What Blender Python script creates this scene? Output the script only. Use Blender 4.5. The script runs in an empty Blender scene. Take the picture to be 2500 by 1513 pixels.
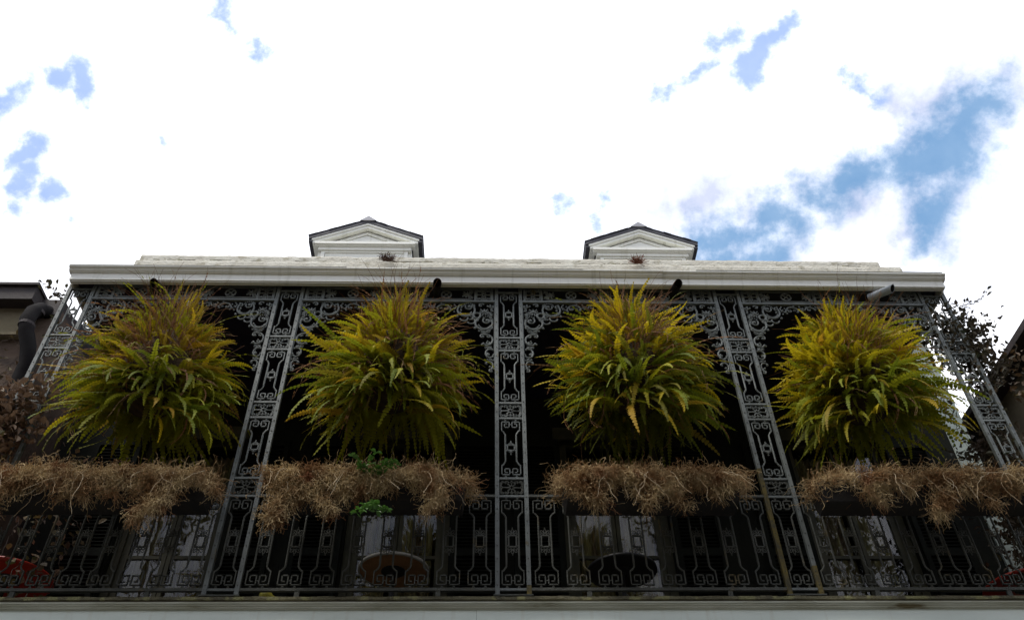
import bpy, math, random
from mathutils import Vector, Matrix, Euler, Quaternion
from mathutils import noise as mnoise
random.seed(7)
S = bpy.context.scene
C = S.collection
rad = math.radians

# ------------------------------------------------------------------ camera
cam_d = bpy.data.cameras.new('camera')
cam = bpy.data.objects.new('camera', cam_d)
C.objects.link(cam)
P, YW, RL = rad(44.943), rad(2.335), rad(-1.2)
fwd = Vector((math.sin(YW)*math.cos(P), math.cos(YW)*math.cos(P), math.sin(P)))
rt = Vector((math.cos(YW), -math.sin(YW), 0))
up = rt.cross(fwd)
r2 = rt*math.cos(RL)+up*math.sin(RL)
u2 = -rt*math.sin(RL)+up*math.cos(RL)
M = Matrix((r2, u2, -fwd)).transposed().to_4x4()
M.translation = Vector((0, 0, 1.6))
cam.matrix_world = M
cam_d.sensor_width = 36
cam_d.lens = 2150/2500*36
cam_d.clip_end = 2000
S.camera = cam

# ------------------------------------------------------------------ world: daylight sky behind bright broken cloud
SKY_K = 0.12
CLOUD = 2.1
SUN_EL, SUN_ROT = 62, 235
W = bpy.data.worlds.new('World')
S.world = W
W.use_nodes = True
nt = W.node_tree
nt.nodes.clear()
def N(t, **k):
    n = nt.nodes.new(t)
    for a, b in k.items(): setattr(n, a, b)
    return n
def MA(op, a, b=None, c=None, clamp=False):
    n = N('ShaderNodeMath', operation=op, use_clamp=clamp)
    for i, v in enumerate((a, b, c)):
        if v is None: continue
        if isinstance(v, (int, float)): n.inputs[i].default_value = v
        else: nt.links.new(v, n.inputs[i])
    return n.outputs[0]
def VM(op, a, b=None, out=0):
    n = N('ShaderNodeVectorMath', operation=op)
    for i, v in enumerate((a, b)):
        if v is None: continue
        if isinstance(v, (tuple, Vector)): n.inputs[i].default_value = v
        else: nt.links.new(v, n.inputs[i])
    return n.outputs[out]
tc = N('ShaderNodeTexCoord')
dirv = VM('NORMALIZE', tc.outputs['Generated'])
def fbm(scale, det, vec, seed, rough=.6):
    mp = VM('ADD', vec, (seed, seed*.7, seed*1.3))
    n = N('ShaderNodeTexNoise'); n.inputs['Scale'].default_value = scale
    n.inputs['Detail'].default_value = det; n.inputs['Roughness'].default_value = rough
    nt.links.new(mp, n.inputs['Vector'])
    return n
n1 = fbm(14, 6, dirv, 3.1)
n2 = fbm(70, 4, dirv, 9.4)
off = VM('SUBTRACT', n1.outputs['Color'], (.5, .5, .5))
sc = N('ShaderNodeVectorMath', operation='SCALE'); sc.inputs['Scale'].default_value = .034
nt.links.new(off, sc.inputs[0])
off2 = VM('SUBTRACT', n2.outputs['Color'], (.5, .5, .5))
sc2 = N('ShaderNodeVectorMath', operation='SCALE'); sc2.inputs['Scale'].default_value = .016
nt.links.new(off2, sc2.inputs[0])
dd = VM('ADD', VM('ADD', dirv, sc.outputs[0]), sc2.outputs[0])
CAPS=[(0.4884,0.4518,0.7466,0.4493,0.4921,0.7457,0.0141),
(0.4696,0.489,0.7351,0.4535,0.516,0.7267,0.0191),
(0.4465,0.5118,0.734,0.3914,0.5401,0.7451,0.0118),
(0.3914,0.5401,0.7451,0.3754,0.5585,0.7397,0.0098),
(0.3543,0.5723,0.7395,0.3618,0.5746,0.7341,0.011),
(0.3348,0.5988,0.7276,0.3025,0.6012,0.7397,0.0128),
(0.303,0.612,0.7305,0.2361,0.6308,0.7391,0.0113),
(0.3119,0.6289,0.7122,0.2472,0.6432,0.7246,0.0113),
(0.4717,0.5089,0.72,0.4487,0.5591,0.6972,0.0092),
(0.4487,0.5591,0.6972,0.4516,0.5796,0.6783,0.006),
(0.1937,0.502,0.8429,0.2354,0.4724,0.8493,0.0026),
(0.2337,0.452,0.8608,0.2634,0.4393,0.8589,0.0038),
(0.2709,0.4776,0.8358,0.2918,0.454,0.8419,0.0093),
(0.2914,0.4508,0.8437,0.3181,0.4244,0.8478,0.0037),
(0.377,0.4647,0.8012,0.4023,0.4754,0.7824,0.0028),
(-0.4676,0.4772,0.7441,-0.4506,0.461,0.7645,0.0062),
(-0.4234,0.4664,0.7767,-0.4159,0.4681,0.7797,0.0041),
(-0.4072,0.4635,0.787,-0.4011,0.4807,0.7798,0.0053),
(-0.4458,0.5075,0.7373,-0.459,0.519,0.721,0.0049),
(-0.459,0.519,0.721,-0.4697,0.5217,0.7122,0.0041),
(-0.4587,0.537,0.708,-0.4554,0.5304,0.7151,0.0075),
(-0.4348,0.5456,0.7165,-0.4305,0.5526,0.7137,0.0031),
(-0.272,0.4227,0.8645,-0.2752,0.4356,0.8571,0.004),
(-0.2752,0.4356,0.8571,-0.267,0.4451,0.8548,0.004),
(-0.2446,0.4709,0.8476,-0.2366,0.4667,0.8522,0.0058),
(-0.2258,0.4761,0.8499,-0.2254,0.4765,0.8498,0.0017),
(-0.3339,0.5361,0.7753,-0.3336,0.5365,0.7752,0.0012),
(-0.4635,0.5542,0.6914,-0.4623,0.5552,0.6914,0.0023),
(-0.4169,0.5807,0.6992,-0.4163,0.5815,0.699,0.0016),
(-0.3457,0.6018,0.72,-0.3446,0.603,0.7195,0.0012),
(0.0829,0.6151,0.7841,0.0847,0.6125,0.786,0.006),
(0.125,0.632,0.7649,0.1259,0.6301,0.7662,0.0046),
(0.1366,0.6077,0.7823,0.1375,0.608,0.7819,0.0023)]

acc = acc2 = None
for ic, (ax, ay, az, bx_, by_, bz_, rr) in enumerate(CAPS):
    a = Vector((ax, ay, az)); b = Vector((bx_, by_, bz_)); ab = b-a
    if ab.length < 1e-4: ab = Vector((.001, 0, 0))
    pa = VM('SUBTRACT', dd, tuple(a))
    t = MA('DIVIDE', VM('DOT_PRODUCT', pa, tuple(ab), out=1), ab.length_squared, clamp=True)
    s_ = N('ShaderNodeVectorMath', operation='SCALE'); s_.inputs[0].default_value = ab
    nt.links.new(t, s_.inputs['Scale'])
    d = VM('LENGTH', VM('SUBTRACT', pa, s_.outputs[0]), out=1)
    if ic < 10:
        v = MA('SUBTRACT', rr*1.3+.003, d)
        acc = v if acc is None else MA('MAXIMUM', acc, v)
    else:
        v = MA('SUBTRACT', rr*(1.55 if ic < 15 else 1.2)+.005, d)
        acc2 = v if acc2 is None else MA('MAXIMUM', acc2, v)
# the cover breaks up elsewhere in the dome in the same way
n3 = fbm(3.2, 7, dirv, 21.0)
dotf = VM('DOT_PRODUCT', dirv, tuple(fwd), out=1)
far = MA('MULTIPLY', MA('SUBTRACT', .70, dotf, clamp=True), 6, clamp=True)
brk = MA('MULTIPLY', MA('SUBTRACT', MA('MULTIPLY', n3.outputs[0], far), .66), .12)
acc = MA('MAXIMUM', acc, brk)
n5 = fbm(26, 6, dirv, 14.0, .62)
wisp = MA('ADD', MA('MULTIPLY', MA('SUBTRACT', n2.outputs[0], .5), .012), MA('MULTIPLY', MA('SUBTRACT', n5.outputs[0], .5), .085))
acc = MA('ADD', acc, wisp)
acc2 = MA('ADD', acc2, MA('MULTIPLY', wisp, .55))
blue = N('ShaderNodeMapRange', interpolation_type='SMOOTHSTEP')
blue.inputs['From Min'].default_value = -.024; blue.inputs['From Max'].default_value = .020
nt.links.new(acc, blue.inputs['Value'])
veil = N('ShaderNodeMapRange', interpolation_type='SMOOTHSTEP')
veil.inputs['From Min'].default_value = -.15; veil.inputs['From Max'].default_value = .0
nt.links.new(acc, veil.inputs['Value'])
blue2 = N('ShaderNodeMapRange', interpolation_type='SMOOTHSTEP')
blue2.inputs['From Min'].default_value = -.009; blue2.inputs['From Max'].default_value = .011
nt.links.new(acc2, blue2.inputs['Value'])
sky = N('ShaderNodeTexSky', sky_type='NISHITA')
sky.sun_disc = False
sky.sun_elevation = rad(SUN_EL); sky.sun_rotation = rad(SUN_ROT)
sky.air_density = 1.3; sky.dust_density = .5; sky.ozone_density = 2.0
def MIX(f, a, b):
    n = N('ShaderNodeMix', data_type='RGBA')
    for i, v in ((0, f), (6, a), (7, b)):
        if isinstance(v, (int, float, tuple)): n.inputs[i].default_value = v
        else: nt.links.new(v, n.inputs[i])
    return n.outputs[2]
cl = CLOUD/SKY_K
n4 = fbm(5, 5, dirv, 5.0)
thick = N('ShaderNodeMapRange'); thick.inputs['From Min'].default_value = .35; thick.inputs['From Max'].default_value = .65
nt.links.new(n4.outputs[0], thick.inputs['Value'])
cloudc = MIX(thick.outputs[0], (cl*.86, cl*.9, cl*.98, 1), (cl*1.15, cl*1.14, cl*1.1, 1))
edge = MIX(MA('MULTIPLY', veil.outputs[0], MA('MULTIPLY', n1.outputs[0], 1.55), clamp=True), cloudc, (.74/SKY_K, .80/SKY_K, 1.02/SKY_K, 1))
skyb = MIX(.8, sky.outputs[0], (.13/SKY_K, .38/SKY_K, .72/SKY_K, 1))
final = MIX(MA('MULTIPLY', blue.outputs[0], .86), edge, skyb)
final = MIX(MA('MULTIPLY', blue2.outputs[0], .85), final, (.30/SKY_K, .48/SKY_K, .93/SKY_K, 1))
bg = N('ShaderNodeBackground'); bg.inputs['Strength'].default_value = SKY_K
nt.links.new(final, bg.inputs['Color'])
wo = N('ShaderNodeOutputWorld')
nt.links.new(bg.outputs[0], wo.inputs[0])

# ------------------------------------------------------------------ sun (thin cloud in front of it: wide and soft)
sd = bpy.data.lights.new('sun', 'SUN'); sd.energy = 2.6; sd.angle = rad(18); sd.color = (1, .95, .86)
so = bpy.data.objects.new('sun', sd); C.objects.link(so)
el = rad(SUN_EL); az = rad(SUN_ROT)
sdir = Vector((math.cos(el)*math.sin(az), math.cos(el)*math.cos(az), math.sin(el)))
so.rotation_euler = sdir.to_track_quat('Z', 'Y').to_euler()
so.location = (-20, -20, 40)

vs = S.view_settings
vs.view_transform = 'Standard'; vs.look = 'None'; vs.exposure = 0; vs.gamma = 1; vs.use_curve_mapping = False

# ------------------------------------------------------------------ materials
def mat(name, c1, c2=None, scale=8, rough=.6, bump=.0, bscale=40, spot=None, sscale=3, sthr=.62, sw=.06, metal=0, tint=None, transl=0, spec=.5, zs=(1, 1, 1), obrand=None, streak=None):
    m = bpy.data.materials.new(name); m.use_nodes = True
    t = m.node_tree; b = t.nodes['Principled BSDF']
    L = t.links.new
    co = t.nodes.new('ShaderNodeNewGeometry').outputs['Position']
    mp = t.nodes.new('ShaderNodeMapping'); mp.inputs['Scale'].default_value = zs; L(co, mp.inputs[0]); co = mp.outputs[0]
    def nz(s, d=5):
        n = t.nodes.new('ShaderNodeTexNoise'); n.inputs['Scale'].default_value = s; n.inputs['Detail'].default_value = d; L(co, n.inputs['Vector']); return n.outputs[0]
    def rmp(v, a, bb):
        r = t.nodes.new('ShaderNodeMapRange'); r.inputs['From Min'].default_value = a; r.inputs['From Max'].default_value = bb; L(v, r.inputs[0]); return r.outputs[0]
    def mix(f, a, bb):
        n = t.nodes.new('ShaderNodeMix'); n.data_type = 'RGBA'
        for i, v in ((0, f), (6, a), (7, bb)):
            if isinstance(v, (tuple, float)): n.inputs[i].default_value = v if isinstance(v, float) else (*v[:3], 1)
            else: L(v, n.inputs[i])
        return n.outputs[2]
    col = mix(rmp(nz(scale), .38, .62), c1, c2 or tuple(x*.8 for x in c1))
    if obrand:
        oi = t.nodes.new('ShaderNodeObjectInfo')
        cr = t.nodes.new('ShaderNodeValToRGB'); cr.color_ramp.elements.remove(cr.color_ramp.elements[0])
        cr.color_ramp.elements[0].position = 0; cr.color_ramp.elements[0].color = (*obrand[0], 1)
        for i, c in enumerate(obrand[1:]):
            e = cr.color_ramp.elements.new((i+1)/(len(obrand)-1)); e.color = (*c, 1)
        L(oi.outputs['Random'], cr.inputs[0])
        col = mix(.75, col, cr.outputs[0])
    if spot:
        col = mix(rmp(nz(sscale, 8), sthr, sthr+sw), col, spot)
    if streak:
        m2 = t.nodes.new('ShaderNodeMapping'); m2.inputs['Scale'].default_value = (9, 1, .8); L(t.nodes.new('ShaderNodeNewGeometry').outputs['Position'], m2.inputs[0])
        n2_ = t.nodes.new('ShaderNodeTexNoise'); n2_.inputs['Scale'].default_value = 1.6; n2_.inputs['Detail'].default_value = 6; L(m2.outputs[0], n2_.inputs['Vector'])
        m3 = t.nodes.new('ShaderNodeMath'); m3.operation = 'MULTIPLY'; m3.inputs[1].default_value = .75; m3.use_clamp = True; L(rmp(n2_.outputs[0], .56, .72), m3.inputs[0])
        col = mix(m3.outputs[0], col, streak)
    L(col, b.inputs['Base Color'])
    b.inputs['Roughness'].default_value = rough; b.inputs['Metallic'].default_value = metal
    b.inputs['Specular IOR Level'].default_value = spec
    if bump:
        bn = t.nodes.new('ShaderNodeBump'); bn.inputs['Strength'].default_value = bump; bn.inputs['Distance'].default_value = .02
        L(nz(bscale, 6), bn.inputs['Height']); L(bn.outputs[0], b.inputs['Normal'])
    if transl:
        tr = t.nodes.new('ShaderNodeBsdfTranslucent'); L(col, tr.inputs[0])
        ms = t.nodes.new('ShaderNodeMixShader'); ms.inputs[0].default_value = transl
        L(b.outputs[0], ms.inputs[1]); L(tr.outputs[0], ms.inputs[2])
        L(ms.outputs[0], t.nodes['Material Output'].inputs[0])
    return m
iron = mat('painted_iron', (.168, .188, .180), (.118, .132, .128), 9, .55, .35, 90, spot=(.13, .11, .06), sscale=5, sthr=.64, sw=.05)
iron_old = mat('weathered_iron', (.088, .092, .078), (.058, .062, .052), 6, .7, .5, 70, spot=(.12, .095, .045), sscale=4, sthr=.60, sw=.08)
white = mat('white_paint', (.86, .86, .79), (.82, .82, .75), 2.5, .55, .06, 60, spot=(.50, .50, .40), sscale=5, sthr=.68, sw=.1, zs=(.35, 1, 2.5), streak=(.64, .64, .55))
stucco = mat('whitewashed_stucco', (.66, .64, .55), (.58, .55, .46), 5, .9, .8, 26, spot=(.42, .39, .30), sscale=7, sthr=.60, sw=.07)
fasciam = mat('grey_white_boards', (.80, .88, .81), (.74, .82, .75), 2, .6, .08, 60, spot=(.32, .30, .2), sscale=3, sthr=.66, sw=.1, zs=(.6, 1, 2), streak=(.70, .74, .65))
mould_m = mat('mossy_moulding_paint', (.60, .62, .52), (.44, .45, .35), 4, .7, .2, 60, spot=(.16, .13, .06), sscale=4, sthr=.6, sw=.1, zs=(.5, 1, 3))
mossy = mat('mossy_iron_plate', (.17, .155, .09), (.10, .09, .055), 9, .9, .8, 60, spot=(.26, .25, .12), sscale=8, sthr=.52, sw=.06)
black_gap = mat('shadow_gap_black', (.012, .011, .012), None, 5, .8, .2)
ceil_m = mat('navy_ceiling_paint', (.016, .017, .035), (.012, .013, .025), 3, .6, .1)
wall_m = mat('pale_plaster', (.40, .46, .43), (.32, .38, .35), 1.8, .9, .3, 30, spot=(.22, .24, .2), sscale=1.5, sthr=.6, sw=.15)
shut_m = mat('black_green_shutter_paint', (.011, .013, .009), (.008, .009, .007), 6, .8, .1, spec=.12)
wall_shade_m = mat('shaded_gallery_wall', (.014, .015, .011), (.009, .010, .008), 2, .9, .2, spec=.15)  # pale wall with the gallery's shade put into its colour
jamb_m = mat('olive_door_paint', (.065, .062, .035), (.04, .04, .025), 5, .6, .1, spec=.25)
cur_m = mat('olive_curtain_cloth', (.24, .23, .10), (.09, .065, .035), 3, .9, .2, 40, zs=(6, 1, .3))
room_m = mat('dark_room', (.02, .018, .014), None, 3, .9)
slate_m = mat('dark_slate', (.035, .034, .042), (.05, .05, .06), 9, .6, .5, 50)
brown_m = mat('dark_brown_timber', (.035, .024, .022), (.022, .016, .016), 4, .7, .2)
tan_m = mat('tan_plaster', (.20, .17, .10), (.15, .125, .08), 1.5, .9, .4, 20, spot=(.09, .07, .045), sscale=2, sthr=.56, sw=.15)
redwall_m = mat('brown_stucco', (.13, .09, .065), (.09, .062, .045), 2, .95, .5, 18, spot=(.05, .035, .03), sscale=2.5, sthr=.55, sw=.12)
pipe_m = mat('grey_pipe_metal', (.02, .019, .019), (.012, .010, .011), 5, .85, .2, spec=.1)
pale_pipe_m = mat('pale_pipe_metal', (.40, .44, .46), (.32, .35, .37), 5, .6, .1)
pipe_in = mat('pipe_bore_black', (.004, .004, .006), None, 5, .9)  # near-black lining of the spout bore
red_m = mat('red_enamel', (.45, .03, .012), (.36, .02, .01), 6, .4, .05)
tab_m = mat('brown_table_underside', (.36, .18, .08), (.28, .14, .06), 8, .7, .2)
rim_m = mat('pale_table_rim', (.4, .38, .33), None, 6, .5)
blk_m = mat('black_metal', (.012, .012, .013), None, 8, .5)
yel_m = mat('yellow_gourd_skin', (.55, .47, .06), (.42, .40, .05), 20, .5, .1)
box_m = mat('black_planter_metal', (.012, .011, .011), (.02, .016, .012), 6, .8, .2)
frond_y = mat('sunlit_yellow_green_frond', (.66, .52, .014), (.50, .43, .01), 6, .6, 0, transl=.42, spec=.2, obrand=[(.68, .47, .016), (.50, .39, .014), (.30, .30, .014), (.50, .24, .022), (.22, .14, .025), (.46, .36, .012), (.18, .18, .014)])
frond_g = mat('shaded_green_frond', (.28, .28, .012), (.17, .19, .01), 6, .6, 0, transl=.35, spec=.2, obrand=[(.38, .36, .015), (.20, .25, .014), (.10, .15, .014), (.26, .18, .02)])
frond_b = mat('dead_brown_frond', (.34, .19, .09), (.20, .10, .05), 8, .8, 0, transl=.2, spec=.2, obrand=[(.44, .22, .09), (.24, .12, .07), (.36, .27, .12)])
dry_m = mat('dry_straw_stems', (.60, .46, .25), (.27, .15, .065), 6, .85, 0, transl=.1, spec=.15, spot=(.22, .08, .035), sscale=4, sthr=.56, sw=.12)
drystem_m = mat('pale_dead_stem', (.6, .5, .34), (.4, .28, .15), 9, .8, spec=.2)
weed_m = mat('brown_weed', (.13, .07, .045), (.08, .05, .035), 20, .9)
rust_m = mat('rusty_weed', (.22, .075, .03), (.14, .05, .03), 20, .9)
leafg_m = mat('bright_green_leaf', (.10, .24, .03), (.07, .16, .03), 9, .4, transl=.25)
vine_r = mat('russet_vine_leaf', (.16, .10, .06), (.09, .055, .03), 5, .65, transl=.2, obrand=[(.32, .19, .14), (.10, .10, .03), (.07, .03, .02), (.16, .13, .035), (.05, .04, .025)])
vine_d = mat('dark_vine_leaf', (.05, .06, .03), (.07, .04, .03), 5, .65, transl=.15, obrand=[(.05, .07, .04), (.09, .05, .03), (.10, .09, .03), (.04, .05, .035)])
twig_m = mat('dark_twig', (.06, .04, .03), (.10, .07, .05), 12, .8)
moss_m = mat('brown_root_moss', (.07, .045, .02), (.035, .022, .012), 14, 1, .9, 40)
soil_m = mat('potting_soil', (.03, .02, .015), None, 12, 1)
asph = mat('asphalt', (.05, .05, .05), (.04, .04, .042), 4, .9, .3, 60)
pave_m = mat('paving', (.12, .11, .10), (.09, .085, .08), 3, .9, .3, 40)
ground_m = mat('ground_earth', (.07, .065, .05), (.05, .05, .04), .5, .95)
opp_m = mat('opposite_plaster', (.34, .28, .20), (.28, .23, .16), 1, .9, .2)
ridge_m = mat('grey_ridge_metal', (.42, .42, .44), (.34, .34, .37), 5, .5, .1)
glass_m = bpy.data.materials.new('window_glass'); glass_m.use_nodes = True
_t = glass_m.node_tree; _b = _t.nodes['Principled BSDF']
_b.inputs['Base Color'].default_value = (.02, .02, .02, 1); _b.inputs['Roughness'].default_value = .02; _b.inputs['IOR'].default_value = 1.52
_tr = _t.nodes.new('ShaderNodeBsdfTransparent'); _gl = _t.nodes.new('ShaderNodeBsdfGlossy'); _gl.inputs['Roughness'].default_value = .01
_fr = _t.nodes.new('ShaderNodeFresnel'); _fr.inputs[0].default_value = 1.33
_nz = _t.nodes.new('ShaderNodeTexNoise'); _nz.inputs['Scale'].default_value = 2.2; _bp = _t.nodes.new('ShaderNodeBump'); _bp.inputs['Strength'].default_value = .14; _bp.inputs['Distance'].default_value = .03
_t.links.new(_t.nodes.new('ShaderNodeNewGeometry').outputs['Position'], _nz.inputs['Vector'])
_t.links.new(_nz.outputs[0], _bp.inputs['Height']); _t.links.new(_bp.outputs[0], _gl.inputs['Normal'])
_mx = _t.nodes.new('ShaderNodeMixShader'); _t.links.new(_fr.outputs[0], _mx.inputs[0]); _t.links.new(_tr.outputs[0], _mx.inputs[1]); _t.links.new(_gl.outputs[0], _mx.inputs[2])
_t.links.new(_mx.outputs[0], _t.nodes['Material Output'].inputs[0])

# ------------------------------------------------------------------ builders
class MB:
    def __init__(s): s.v = []; s.f = []
    def add(s, vs, fs):
        k = len(s.v); s.v += [tuple(q) for q in vs]; s.f += [tuple(i+k for i in q) for q in fs]; return s
    def box(s, x0, x1, y0, y1, z0, z1):
        s.add([(x0, y0, z0), (x1, y0, z0), (x1, y1, z0), (x0, y1, z0), (x0, y0, z1), (x1, y0, z1), (x1, y1, z1), (x0, y1, z1)],
              [(0, 3, 2, 1), (4, 5, 6, 7), (0, 1, 5, 4), (1, 2, 6, 5), (2, 3, 7, 6), (3, 0, 4, 7)])
        return s
    def tube(s, pts, r, n=5, r1=None, caps=True, flat=1.0, closed=False):
        pts = [Vector(p) for p in pts]; m = len(pts); vs = []; fs = []
        pb = None
        for i, p in enumerate(pts):
            a = pts[(i-1) % m] if (closed or i > 0) else p
            b = pts[(i+1) % m] if (closed or i < m-1) else p
            t = (b-a); t = t.normalized() if t.length > 1e-9 else Vector((0, 0, 1))
            ref = pb if pb is not None else (Vector((0, 1, 0)) if abs(t.y) < .9 else Vector((1, 0, 0)))
            nb = (ref - t*ref.dot(t)); nb = nb.normalized() if nb.length > 1e-6 else t.orthogonal().normalized()
            pb = nb; na = nb.cross(t)
            rr = r if r1 is None else r+(r1-r)*i/max(1, m-1)
            for k in range(n):
                q = 2*math.pi*(k+.5)/n
                vs.append(p+na*math.cos(q)*rr+nb*math.sin(q)*rr*flat)
        for i in range(m if closed else m-1):
            j = (i+1) % m
            for k in range(n):
                l = (k+1) % n
                fs.append((i*n+k, i*n+l, j*n+l, j*n+k))
        if caps and not closed:
            fs.append(tuple(range(n))[::-1]); fs.append(tuple((m-1)*n+k for k in range(n)))
        s.add(vs, fs); return s
    def lathe(s, prof, c=(0, 0, 0), n=24, caps=True):
        c = Vector(c); m = len(prof)
        vs = [(c.x+r*math.cos(2*math.pi*k/n), c.y+r*math.sin(2*math.pi*k/n), c.z+z) for r, z in prof for k in range(n)]
        fs = [(i*n+k, i*n+(k+1) % n, (i+1)*n+(k+1) % n, (i+1)*n+k) for i in range(m-1) for k in range(n)]
        if caps: fs.append(tuple(range(n))[::-1]); fs.append(tuple((m-1)*n+k for k in range(n)))
        s.add(vs, fs); return s
    def ball(s, c, r, n=6):
        pr = [(max(.0005, r*math.sin(math.pi*i/4)), -r*math.cos(math.pi*i/4)) for i in range(5)]
        return s.lathe(pr, c, n)
    def extx(s, prof, x0, x1):     # closed profile of (y, z) run along x
        m = len(prof)
        vs = [(x0, y, z) for y, z in prof]+[(x1, y, z) for y, z in prof]
        fs = [(i, (i+1) % m, (i+1) % m+m, i+m) for i in range(m)]+[tuple(range(m))[::-1], tuple(range(m, 2*m))]
        s.add(vs, fs); return s
    def exty(s, prof, y0, y1):     # closed profile of (x, z) run along y
        m = len(prof)
        vs = [(x, y0, z) for x, z in prof]+[(x, y1, z) for x, z in prof]
        fs = [(i, (i+1) % m, (i+1) % m+m, i+m) for i in range(m)]+[tuple(range(m))[::-1], tuple(range(m, 2*m))]
        s.add(vs, fs); return s
    def mesh(s, name, m, smooth=False):
        me = bpy.data.meshes.new(name); me.from_pydata(s.v, [], s.f)
        me.materials.append(m)
        if smooth: me.polygons.foreach_set('use_smooth', [True]*len(s.f))
        me.update(); return me
def link(name, data, parent=None, loc=(0, 0, 0), rot=(0, 0, 0), scale=(1, 1, 1), **k):
    o = bpy.data.objects.new(name, data); C.objects.link(o)
    o.location = loc; o.rotation_euler = rot; o.scale = scale
    if parent: o.parent = parent
    for a, b in k.items(): o[a] = b
    return o
def obj(name, mb, m, parent=None, smooth=False, loc=(0, 0, 0), **k):
    return link(name, mb.mesh(name, m, smooth), parent, loc, **k)
def thing(name, label, cat, loc=(0, 0, 0), group=None, rz=0):
    o = link(name, None, None, loc, (0, 0, rz), label=label, category=cat)
    o.empty_display_size = .1
    if group: o['group'] = group
    return o
def sp(cx, cz, r0, a0, a1, r1=None, n=14, y=0):   # arc or spiral in the xz plane
    r1 = r0 if r1 is None else r1
    return [(cx+(r0+(r1-r0)*i/n)*math.cos(rad(a0+(a1-a0)*i/n)), y, cz+(r0+(r1-r0)*i/n)*math.sin(rad(a0+(a1-a0)*i/n))) for i in range(n+1)]
# ================================================================== SETTING
obj('ground', MB().box(-300, 300, -300, 300, -1.0, -.02), ground_m, kind='structure')
obj('street', MB().box(-120, 120, -5.0, 5.9, -.3, 0.0), asph, kind='structure')
obj('pavement', MB().box(-120, 120, 5.9, 9.0, -.3, .13), pave_m, kind='structure')
obj('pavement', MB().box(-120, 120, -8.0, -5.0, -.3, .13), pave_m, kind='structure')
OPP = [(-34, -12.6, 15.0, 'long brown unseen row house added to block sky light, far left of the camera'), (-10.3, -4.7, 14.6, 'narrow brown unseen row house added to block sky light, between two gaps'),
       (-3.3, 4.6, 15.6, 'tall brown unseen row house added directly opposite to block sky light'), (6.0, 11.6, 14.4, 'narrow brown unseen row house added to block sky light, right of the tall one'), (13.3, 36, 14.8, 'long brown unseen row house added to block sky light, far right of the camera')]
for i, (x0, x1, h, txt) in enumerate(OPP):  # unseen houses added; heights and gaps block sky light and shape pane reflections
    t = thing('unseen_row_house', txt, 'building', ((x0+x1)/2, -8, 0), 'unseen houses added across the street')
    w = (x1-x0)/2-.01
    obj('wall', MB().box(-w, w, -9, 0, 0, h), opp_m, t)
    obj('roof', MB().extx([(.3, h), (-4.5, h+1.2), (-9.3, h)], -w, w), slate_m, t)
    k = int(w)
    for fl in (1.2, 4.8, 8.4, 11.6):
        for j in range(-k//2+1, k//2+1):
            wi = obj('window', MB().box(-.55, .55, .003, .05, 0, 2.2), white, t, loc=((j-.5)*2.0, 0, fl))
            obj('pane', MB().box(-.45, .45, .052, .07, .1, 2.1), room_m, wi)

# ================================================================== HOUSE
HX0, HX1, WY = -5.23, 6.2, 9.0
ZF, ZC = 5.14, 8.95              # gallery floor and ceiling
house = thing('town_house', 'pale two storey town house with a white iron lace gallery, parapet and two dormers', 'house', (0, WY, 0))
def hp(name, mb, m, **k): return obj(name, mb, m, house, loc=(0, -WY, 0), **k)
doors = [(-3.6, .60), (-1.01, .60), (1.545, .62), (4.4, .60)]
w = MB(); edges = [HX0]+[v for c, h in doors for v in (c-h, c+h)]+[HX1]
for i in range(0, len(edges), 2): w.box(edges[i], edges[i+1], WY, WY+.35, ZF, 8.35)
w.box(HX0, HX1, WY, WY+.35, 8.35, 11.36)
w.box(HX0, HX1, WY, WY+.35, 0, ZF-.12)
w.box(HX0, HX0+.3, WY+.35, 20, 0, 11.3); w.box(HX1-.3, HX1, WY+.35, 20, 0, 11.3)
hp('wall', w, wall_shade_m)
hp('daylit_wall_end', MB().box(5.93, HX1+.002, WY-.03, WY-.001, ZF, 11.19), wall_m)  # strip added so the daylit end of the dark-coloured wall stays pale
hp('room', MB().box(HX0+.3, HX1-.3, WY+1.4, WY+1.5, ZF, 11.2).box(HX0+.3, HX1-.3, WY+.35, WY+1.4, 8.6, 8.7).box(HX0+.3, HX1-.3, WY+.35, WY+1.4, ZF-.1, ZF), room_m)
hp('roof', MB().extx([(WY+.3, 11.36), (14.5, 15.6), (20, 11.36)], HX0+.02, HX1-.02), slate_m)
# parapet: rough whitewashed masonry in two courses, broken edges
def rough_bar(x0, x1, y0, y1, z0, z1, seed, nx, amp):
    mb = MB(); ny = 5; ring = []
    for i in range(nx+1):
        x = x0+(x1-x0)*i/nx
        q = []
        prof = [(y0, z0), (y0, z0+(z1-z0)*.33), (y0, z0+(z1-z0)*.66), (y0+.01, z1-.015), (y0+.04, z1), (y1, z1), (y1, z0)]
        for j, (y, z) in enumerate(prof):
            nv = mnoise.noise_vector(Vector((x*2.2, y*3+seed, z*6)))*amp+mnoise.noise_vector(Vector((x*11, y*9+seed, z*15)))*amp*.55
            chip = max(0, mnoise.noise(Vector((x*4.3+seed*3, j*.7, 0)))-.32)*amp*3 if j in (3, 4) else 0
            q.append((x+(nv.x if 0 < i < nx else 0), y+nv.y+chip, z+nv.z*.9-chip*.8))
        ring.append(q)
    m = len(ring[0]); vs = [p for r in ring for p in r]
    fs = [(i*m+k, i*m+(k+1) % m, (i+1)*m+(k+1) % m, (i+1)*m+k) for i in range(nx) for k in range(m)]
    fs += [tuple(range(m))[::-1], tuple(nx*m+k for k in range(m))]
    mb.add(vs, fs); return mb
par = hp('parapet', rough_bar(HX0, HX1+.12, WY-.10, WY+.30, 11.30, 11.505, 1, 420, .008), stucco)
obj('coping', rough_bar(HX0+.03, HX1-.17, WY-.06, WY+.28, 11.49, 11.665, 7, 420, .009), stucco, par)
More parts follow.
